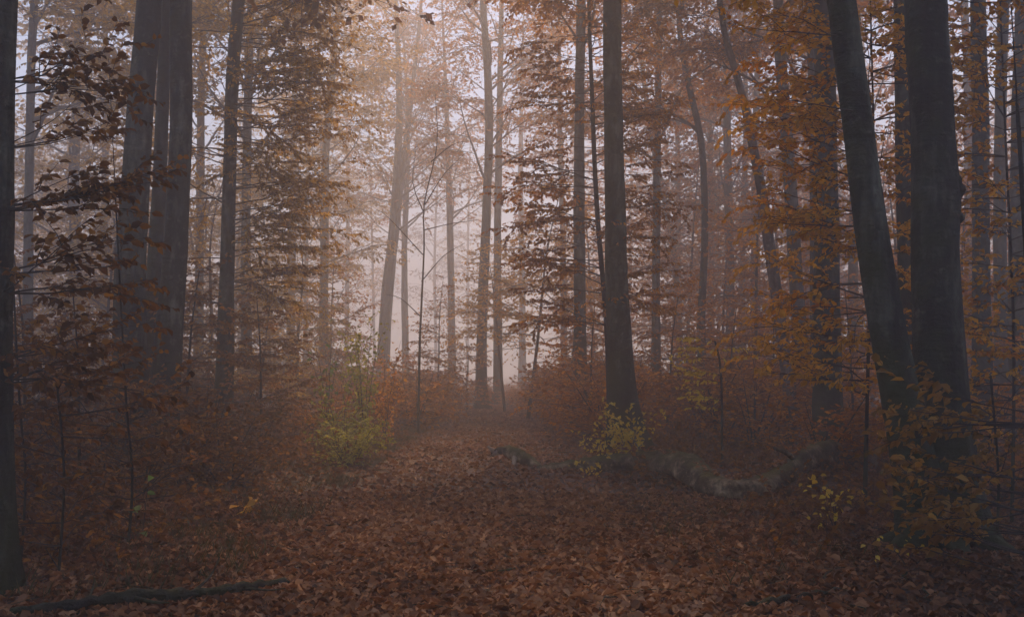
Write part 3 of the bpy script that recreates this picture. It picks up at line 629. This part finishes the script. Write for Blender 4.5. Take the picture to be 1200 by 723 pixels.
# thin bare sapling by the left verge
g = np.random.default_rng(4)
r = empty('bare_sapling', (X(490, 25), 25, float(H(X(490, 25), 25))), 'thin bare sapling with a forked top standing alone left of the path', 'sapling', GR)
pts = px_path([(490, 480), (492, 400), (497, 290), (497, 240), (512, 170), (510, 110)], 25, 0)[:6]; V, Q, sc = tube(resample(pts, .3)-np.array(r.location), np.linspace(.038, .006, len(resample(pts, .3))), 8, g, .02)
link('trunk', mesh('trunk', V, Q, BARK, smooth=True, scar_shade=sc), r)
for (p0, p1, p2) in (((497, 250), (484, 215), (488, 170)), ((497, 300), (455, 255), (440, 245)), ((498, 240), (520, 205), (545, 180)), ((494, 330), (520, 300), (545, 285)), ((492, 370), (470, 350), (452, 345)), ((505, 190), (530, 170), (550, 165)), ((496, 270), (530, 262), (560, 258))):
    q = resample([P(*p0, 25), P(*p1, 24.8), P(*p2, 25.2)], .2); V, Q, sc = tube(q-np.array(r.location), np.linspace(.016, .004, len(q)), 5, g, .02)
    link('branch', mesh('branch', V, Q, TWIG, smooth=True, scar_shade=sc), r)

# ---------------------------------------- shrubs
def shrub(seed, Hh, Wd, stems, kind, pal, leafkeep=1.0, lab=None, grp=None, name='shrub', cat='shrub', lsz=None):
    g = np.random.default_rng(seed); K = Crown(); root = empty(name, (0, 0, 0), lab, cat, grp)
    K2 = Crown()
    for i in range(stems):
        az = g.uniform(0, 2*PI); out = Wd*.5*g.uniform(.3, 1); hh = Hh*g.uniform(.6, 1)
        pts = resample(np.array([[g.normal(0, .08), g.normal(0, .08), -.05], [out*.4*math.cos(az), out*.4*math.sin(az), hh*.45], [out*math.cos(az), out*math.sin(az), hh]]), .2)
        K2.stick(pts, .012+.003*hh, .003)
        for j in range(max(5, int(hh*10))):
            u_ = g.uniform(.12, 1); q = pts[int(u_*(len(pts)-1))]
            K.add(kind, g.uniform(.35, .8)*(1.2-.5*u_)*(1 if Hh > 1.1 else .7), int(g.integers(3)), q, az+g.uniform(-2.2, 2.2), g.uniform(-.15, .5), g.normal(0, .3), leafkeep, g)
    tm, lm = K.meshes(LM[pal], kind == 'near', g)
    T = [np.concatenate(a) for a in K2.T]; V, Q = twig_arrays(*T, k=5)
    link('stems', mesh('stems', V, Q, BARK_DARK, smooth=True), root)
    f = link('foliage', lm, root); link('twigs', tm, f)
    return root
SP = {}
gs = np.random.default_rng(91)
slist = []
def scatter(n, pxr, yr, hr, pal, kind, zone, path_gap=2.1):
    for _ in range(n*4):
        if n <= 0: break
        px = gs.uniform(*pxr); y = math.sqrt(gs.uniform(yr[0]**2, yr[1]**2)); x = X(px, y)
        if abs(x-path_x(y)) < path_gap: continue
        slist.append((px, y, gs.uniform(*hr), pal, kind, zone)); n -= 1
scatter(26, (640, 960), (19.5, 31), (1.3, 2.3), 'copper', 'mid', 'rust-coloured shrub', 2.5)
scatter(8, (945, 1200), (12, 24), (.8, 1.6), 'copper', 'mid', 'rust-coloured shrub')
for sgn, n_, zone in ((1, 13, 'rusty bush at right path edge'), (-1, 11, 'rusty bush at left path edge')):
    for i in range(n_):
        y = 21+i*1.9+gs.uniform(-.5, .5); x = path_x(y)+sgn*(1.95+gs.uniform(0, .5)+(.5 if y < 26 else 0)+(.8 if sgn < 0 and y < 27 else 0)); slist.append((600+x/y*F, y, gs.uniform(1.1, 1.7)*(1.2 if sgn > 0 else 1), 'copper', 'mid', zone))
scatter(12, (340, 545), (26, 44), (1.2, 2.4), 'copper', 'far', 'misty reddish shrub')
scatter(14, (640, 1100), (31, 48), (1.6, 2.8), 'copper', 'far', 'misty reddish shrub')
scatter(14, (-20, 330), (11, 20), (.7, 1.5), 'brown', 'mid', 'dark brown shrub')
scatter(10, (-20, 330), (20, 34), (1.2, 2.2), 'brown', 'mid', 'dark brown shrub')
scatter(5, (300, 430), (17, 24), (.6, 1.1), 'brown', 'mid', 'dark brown shrub')
scatter(7, (380, 500), (16.5, 23), (.5, 1.0), 'lime', 'mid', 'yellow-green shrub')
scatter(16, (520, 700), (44, 70), (.8, 1.3), 'copper', 'far', 'far shrub at the path end', 0)
slist.sort(key=lambda s: s[0]); cz = {}
for i, (px, y, hh, pal, kind, zone) in enumerate(slist):
    key = (pal, kind, i % 4); lab = between(px, cz.setdefault(zone, {}), zone)
    if key not in SP:
        o = shrub(500+len(SP), 1.5, 1.9, 9, kind, pal, .95, lab, 'shrubs under the trees'); SP[key] = o
    else: o = copy_tree(SP[key])
    x = X(px, y); s_ = hh/1.5; o.location = (x, y, float(H(x, y))-.02); o.rotation_euler = (0, 0, gs.uniform(0, 6.28)); o.scale = (s_*1.15, s_*1.15, s_); o['label'] = lab

# ---------------------------------------- the fallen log and loose wood
g = np.random.default_rng(21)
def log(name, lab, cat, ctrl, rad, mat, k=20, step=.08, lump=.07, scars=4):
    c0 = ctrl[0]; root = empty(name, (c0[0], c0[1], H(c0[0], c0[1])), lab, cat); c_ = resample(np.array(ctrl), step)
    r_ = np.interp(np.linspace(0, 1, len(c_)), np.linspace(0, 1, len(rad)), rad)*(1+.05*g.normal(0, 1, len(c_))); V, Q, sc = tube(c_-np.array(root.location), r_, k, g, lump, scars=scars); V = V+.012*np.sin(V[:, [1, 2, 0]]*37+V[:, [2, 0, 1]]*23)+g.normal(0, .003, V.shape)
    link('stem', mesh('stem', V, Q, mat, smooth=True, scar_shade=sc), root); return root
def on(px, py, d, up):      # point at pixel column px, distance d, resting height up above the ground
    x = X(px, d); return np.array([x, d, H(x, d)+up])
lg = log('fallen_log', 'long mossy fallen trunk curving across the floor at the foot of the dark central beech', 'log',
    [on(628, 0, 16.2, .02), on(665, 0, 16.0, .08), on(710, 0, 15.7, .15), on(760, 0, 15.2, .26), on(800, 0, 14.3, .24), on(835, 0, 13.2, .13), on(865, 0, 12.8, .10), on(905, 0, 13.3, .16), on(945, 0, 14.0, .32), on(985, 0, 14.8, .24), on(1040, 0, 15.6, .1)],
    [.04, .09, .12, .16, .19, .18, .14, .15, .18, .13, .08], BARK_LOG, 30, .06, .12, 8)
for (a_, b_, r_) in (((on(930, 0, 13.8, .35)), on(905, 0, 13.1, .62), .045), ((on(742, 0, 15.4, .3)), on(735, 0, 15.0, .55), .03)):
    q = resample([a_, (a_+b_)/2+np.array([.03, 0, .02]), b_], .06); V, Q, sc = tube(q-np.array(lg.location), np.linspace(r_, r_*.4, len(q)), 9, g, .08); link('broken_branch', mesh('broken_branch', V, Q, BARK_LOG, smooth=True, scar_shade=sc), lg)
# leaves caught on top of the log
gl = np.random.default_rng(44); cl = resample(np.array([on(640, 0, 16.1, .17), on(710, 0, 15.7, .33), on(760, 0, 15.2, .43), on(800, 0, 14.3, .37), on(835, 0, 13.2, .30), on(865, 0, 12.9, .30), on(905, 0, 13.3, .38), on(945, 0, 14.0, .52)]), .05)
ii = gl.integers(0, len(cl), 170); pc = cl[ii]+np.stack([gl.normal(0, .03, 170), gl.normal(-.02, .05, 170), gl.uniform(-.01, .03, 170)], 1); az = gl.uniform(0, 6.28, 170)
V, Q, m_ = leaf_mesh_arrays(pc, np.stack([np.cos(az), np.sin(az), gl.normal(0, .3, 170)], 1), unit(np.stack([gl.normal(0, .4, 170), gl.normal(-.2, .4, 170), np.ones(170)], 1)), .08*gl.uniform(.6, 1.2, 170), fold=.5)
tag(link('caught_leaves', mesh('caught_leaves', V, Q, LM['litter'], tint=np.repeat(gl.uniform(.2, 1, 170), m_))), 'brown leaves caught on top of the fallen log', None, None, 'stuff')
dw = log('broken_limb', 'short pale broken limb with a splintered end lying at the right side of the path', 'branch', [on(577, 0, 17.4, .16), on(590, 0, 17.3, .24), on(605, 0, 17.1, .17), on(622, 0, 16.8, .06), on(632, 0, 16.6, .0)], [.04, .09, .12, .11, .06], BARK_LOG, 16, .05, .12, 2)
for (a_, b_) in ((on(580, 0, 17.4, .2), on(572, 0, 17.3, .3)), (on(584, 0, 17.3, .2), on(574, 0, 17.4, .12)), (on(604, 0, 17.0, .14), on(600, 0, 16.5, -.02))):
    q = resample([a_, (a_+b_)/2, b_], .04); V, Q, sc = tube(q-np.array(dw.location), np.linspace(.05, .012, len(q)), 7, g, .1); link('splinter', mesh('splinter', V, Q, WOOD, smooth=True, scar_shade=sc), dw)
db = log('dead_branch', 'dark dead branch lying on the leaves at the bottom left', 'branch', [on(20, 0, 6.6, .03), on(100, 0, 6.75, .05), on(160, 0, 6.9, .07), on(230, 0, 7.0, .05), on(290, 0, 7.2, .06), on(342, 0, 7.5, .05)], [.03, .045, .055, .045, .035, .015], BARK_DARK, 12, .06, .1)
for (a_, b_, r_) in ((on(160, 0, 6.9, .07), on(205, 0, 6.6, .10), .016), (on(230, 0, 7.0, .06), on(262, 0, 7.5, .22), .014), (on(290, 0, 7.2, .06), on(338, 0, 7.0, .10), .012), (on(100, 0, 6.75, .05), on(118, 0, 7.1, .16), .014)):
    q = resample([a_, (a_+b_)/2+np.array([.02, .02, -.02]), b_], .04); V, Q, sc = tube(q-np.array(db.location), np.linspace(r_, .004, len(q)), 7, g, .1); link('side_twig', mesh('side_twig', V, Q, BARK_DARK, smooth=True, scar_shade=sc), db)
log('dead_branch', 'thin dead branch lying on the leaves in front of the double beech', 'branch', [on(866, 0, 6.75, .03), on(900, 0, 6.8, .05), on(935, 0, 6.9, .04), on(985, 0, 7.1, .03)], [.012, .022, .02, .008], BARK_DARK, 9, .05, .1)

# ---------------------------------------- yellow-leaved plants
def leafy_plant(name, lab, cat, x, y, stems, pal, leaf, broad=.85, seed=0, nleaf=14, r=.006, hang=.5):
    """small shrub with few large leaves: stems = list of point lists relative to its foot"""
    g = np.random.default_rng(seed); root = empty(name, (x, y, float(H(x, y))), lab, cat)
    for st in stems:
        c_ = resample(np.array(st, float), .05); V, Q, sc = tube(c_, np.linspace(r, .002, len(c_)), 6, g, .02)
        s_ = link('stem', mesh('stem', V, Q, TWIG, smooth=True, scar_shade=sc), root)
        n = int(nleaf*max(.5, len(c_)*.05)); i = (g.uniform(.15, 1, n)*(len(c_)-1)).astype(int); p = c_[i]+g.normal(0, .07, (n, 3))
        az = g.uniform(0, 6.28, n); A = np.stack([np.cos(az), np.sin(az), -g.uniform(0, hang*2, n)], 1); N = np.stack([g.normal(0, .6, n), g.normal(-.5, .5, n), np.ones(n)], 1)
        V, Q, m = leaf_mesh_arrays(p, A, unit(N), leaf*g.uniform(.6, 1.2, n), asp=broad)
        link('leaves', mesh('leaves', V, Q, LM[pal], tint=np.repeat(g.uniform(0, 1, n), m)), s_)
    return root
gq = np.random.default_rng(8)
def fan(n, Hh, Wd, droop=0):
    out = []
    for i in range(n):
        az = gq.uniform(0, 6.28); w_ = Wd*gq.uniform(.3, 1); h_ = Hh*gq.uniform(.45, 1)
        out.append([(0, 0, 0), (w_*.4*math.cos(az), w_*.4*math.sin(az), h_*.6), (w_*math.cos(az), w_*math.sin(az), h_-droop)])
    return out
leafy_plant('yellow_shrub', 'bright yellow-leaved shrub at the foot of the dark central beech', 'shrub', X(736, 16.6), 16.6, fan(20, 1.2, .6), 'yellow', .085, seed=1, nleaf=26)
leafy_plant('yellow_shrub', 'small yellow sprig left of the shrub at the central beech, leaning over the log', 'shrub', X(703, 16.9), 16.9, fan(11, .8, .55), 'yellow', .085, seed=2, nleaf=18)
leafy_plant('yellow_sprig', 'low yellow sprig growing in front of the mossy log', 'plant', X(693, 15.0), 15.0, fan(6, .3, .35), 'yellow', .08, seed=3, nleaf=10)
leafy_plant('yellow_sprig', 'yellow-green sprig beside the right end of the log', 'plant', X(975, 9.6), 9.6, [[(0, 0, 0), (-.05, 0, .35), (-.3, -.1, .5)], [(0, 0, 0), (.02, 0, .3), (.2, -.1, .36)], [(0, 0, 0), (-.1, -.1, .2), (-.15, -.2, .28)]], 'yellow', .06, seed=4, nleaf=26)
leafy_plant('yellow_sprig', 'tiny yellow sprig beside the mossy root foot', 'plant', X(1055, 7.6), 7.6, [[(0, 0, 0), (-.1, 0, .12), (-.3, -.05, .16)], [(0, 0, 0), (.1, 0, .14), (.25, 0, .15)]], 'yellow', .04, seed=5, nleaf=18)
leafy_plant('maple_seedling', 'maple seedling with two orange-yellow leaves at the left verge', 'plant', X(285, 11.0), 11.0, [[(0, 0, 0), (-.05, 0, .2), (-.06, -.02, .33)], [(0, 0, 0), (.15, 0, .22), (.27, -.02, .32)]], 'gold', .15, .95, seed=6, nleaf=6, r=.004, hang=.1)
leafy_plant('green_seedling', 'seedling with a few bright green leaves among the dark left undergrowth', 'plant', X(172, 9.6), 9.6, [[(0, 0, 0), (.02, 0, .3), (-.05, 0, .52)], [(0, 0, 0), (.03, 0, .35), (.06, 0, .62)]], 'green', .14, .6, seed=7, nleaf=5, r=.004, hang=.2)
def tall_plant(lab, px, y, hh, n, pal, seed, leaf=.10, nleaf=26, wd=.6):
    leafy_plant('hazel_bush', lab, 'bush', X(px, y), y, fan(n, hh, wd), pal, leaf, .7, seed, nleaf, r=.011)
tall_plant('loose bush of thin upright stems with yellow-green leaves at the left verge', 428, 21, 2.9, 12, 'lime', 11, wd=.8)
tall_plant('loose bush with ochre leaves just right of the yellow-green one', 452, 22, 2.4, 10, 'orange', 12, wd=.8)
tall_plant('lower yellow-green bush left of the path edge', 400, 19.5, 1.5, 9, 'lime', 13, wd=.7)
tall_plant('thin-stemmed bush with few green leaves near the tips of the dark boughs', 385, 20.5, 3.4, 5, 'green', 14, .12, 4, .5)
# bright lit yellow spray
r, c, g = tree('slender sapling with a bright golden spray of broad leaves right of the central beech', [(846, 520), (845, 440), (838, 400)], 16, 3, 2, 1.9, 8, name='sapling', cat='sapling', seed=60, flare=.2, mat=BARK_DARK)
for z, az, L in [(1.0+.09*i, 3.1+.45*math.sin(i*2.3), .5+.06*(i % 5)) for i in range(13)]+[(1.9, .2, .5), (1.7, -.3, .5)]: branch_obj(r, 'near', L, int(g.integers(3)), at_z(c, z)-np.array(r.location), az, .12, .1, 'yellow')

# ---------------------------------------- leaf litter, grass, undergrowth
def litter(n, yr, size, seed, dens_fn=None):
    g = np.random.default_rng(seed); y = np.sqrt(g.uniform(yr[0]**2, yr[1]**2, n)); x = g.uniform(-.56, .56, n)*(y+.6)
    z = H(x, y)+.008+g.uniform(0, .025, n); az = g.uniform(0, 6.28, n); A = np.stack([np.cos(az), np.sin(az), np.abs(g.normal(0, .3, n))], 1)
    N = np.stack([g.normal(0, .5, n), g.normal(0, .5, n), np.ones(n)], 1)
    return np.stack([x, y, z], 1), A, unit(N), size*np.where(g.random(n) < .3, g.uniform(.3, .6, n), np.clip(g.normal(.95, .22, n), .5, 1.5))
parts = [litter(75000, (3.2, 13), .078, 1), litter(140000, (13, 46), .10, 2)]
for i, (p, A, N, s) in enumerate(parts):
    g = np.random.default_rng(5+i); V, Q, m = leaf_mesh_arrays(p, A, N, s, asp=.62, fold=.5, detail=True)
    parts[i] = (V, Q, np.repeat(np.clip(g.normal(.45, .27, len(p))+.20*wob(p[:, 0], p[:, 1], 1.3, 30)+.12*wob(p[:, 0], p[:, 1], 4.1, 8)+.10-.24*smooth(1.2, 2.6, np.abs(p[:, 0]-path_x(p[:, 1]))), 0, 1), m))
o1 = len(parts[0][0])
tag(link('fallen_leaves', mesh('fallen_leaves', np.vstack([parts[0][0], parts[1][0]]), np.vstack([parts[0][1], parts[1][1]+o1]), LM['litter'], tint=np.concatenate([parts[0][2], parts[1][2]]))), 'thick brown leaf litter over path and forest floor', None, None, 'stuff')
def fallen_twigs(n, seed):
    g = np.random.default_rng(seed); y = np.sqrt(g.uniform(4**2, 22.**2, n)); x = g.uniform(-.56, .56, n)*y; K = Crown()
    for a, b_ in zip(x, y):
        az = g.uniform(0, 6.28); L = g.uniform(.15, .7); t = np.linspace(0, L, 5); ang = az+np.cumsum(g.normal(0, .2, 5))
        xs, ys = a+t*np.cos(ang), b_+t*np.sin(ang); K.stick(np.stack([xs, ys, H(xs, ys)+.035+g.uniform(0, .02, 5)], 1), g.uniform(.003, .009), .002)
    V, Q = twig_arrays(*[np.concatenate(a) for a in K.T], k=5); tag(link('fallen_twigs', mesh('fallen_twigs', V, Q, BARK_DARK, smooth=True)), 'thin fallen twigs scattered over the leaf litter', None, None, 'stuff')
fallen_twigs(420, 12)
def grass(n, seed):
    g = np.random.default_rng(seed); y = g.uniform(7, 26, n); side = np.where(g.random(n) < .8, -1, 1)
    x = path_x(y)+side*(1.75+np.abs(g.normal(0, 1.1, n))); k = wob(x, y, 2.6, 20)+g.normal(0, .35, n) > .2; x, y = x[k], y[k]; n = len(x)
    az = g.uniform(0, 6.28, n); A = np.stack([np.cos(az)*.5, np.sin(az)*.5, np.ones(n)], 1); N = np.stack([-np.sin(az), np.cos(az)*0+.3, np.zeros(n)], 1)
    V, Q, m = leaf_mesh_arrays(np.stack([x, y, H(x, y)], 1), A, unit(N), g.uniform(.05, .2, n), asp=.05, detail=False)
    tag(link('grass', mesh('grass', V, Q, LM['grass'], tint=np.repeat(g.uniform(0, 1, n), m))), 'sparse dull grass along both verges', None, None, 'stuff')
grass(30000, 3)
def undergrowth(n, seed):
    g = np.random.default_rng(seed); y = np.sqrt(g.uniform(8.**2, 34.**2, n)); x = g.uniform(-.56, .56, n)*y
    k = (np.abs(x-path_x(y)) > 1.9+g.uniform(0, .9, n)) & (wob(x, y, .9, 25) > -.45); x, y = x[k], y[k]; K = Crown()
    for a, b_ in zip(x, y):
        for _ in range(2): K.add('near' if b_ < 14 else 'mid', g.uniform(.3, .6), int(g.integers(3)), (a, b_, float(H(a, b_))-.02), g.uniform(0, 6.28), g.uniform(.3, 1.1), g.normal(0, .4))
    tm, lm = K.meshes(LM['brown'], True, g); tag(link('undergrowth', lm), 'knee-high brown brush between the trees', None, None, 'stuff'); tag(link('undergrowth_twigs', tm), 'thin twigs of the brown brush', None, None, 'stuff')
undergrowth(2600, 6)
print('polys', sum(len(o.data.polygons) for o in C.objects if o.type == 'MESH'), 'uniq', sum(len(m.polygons) for m in bpy.data.meshes), 'objs', len(C.objects))
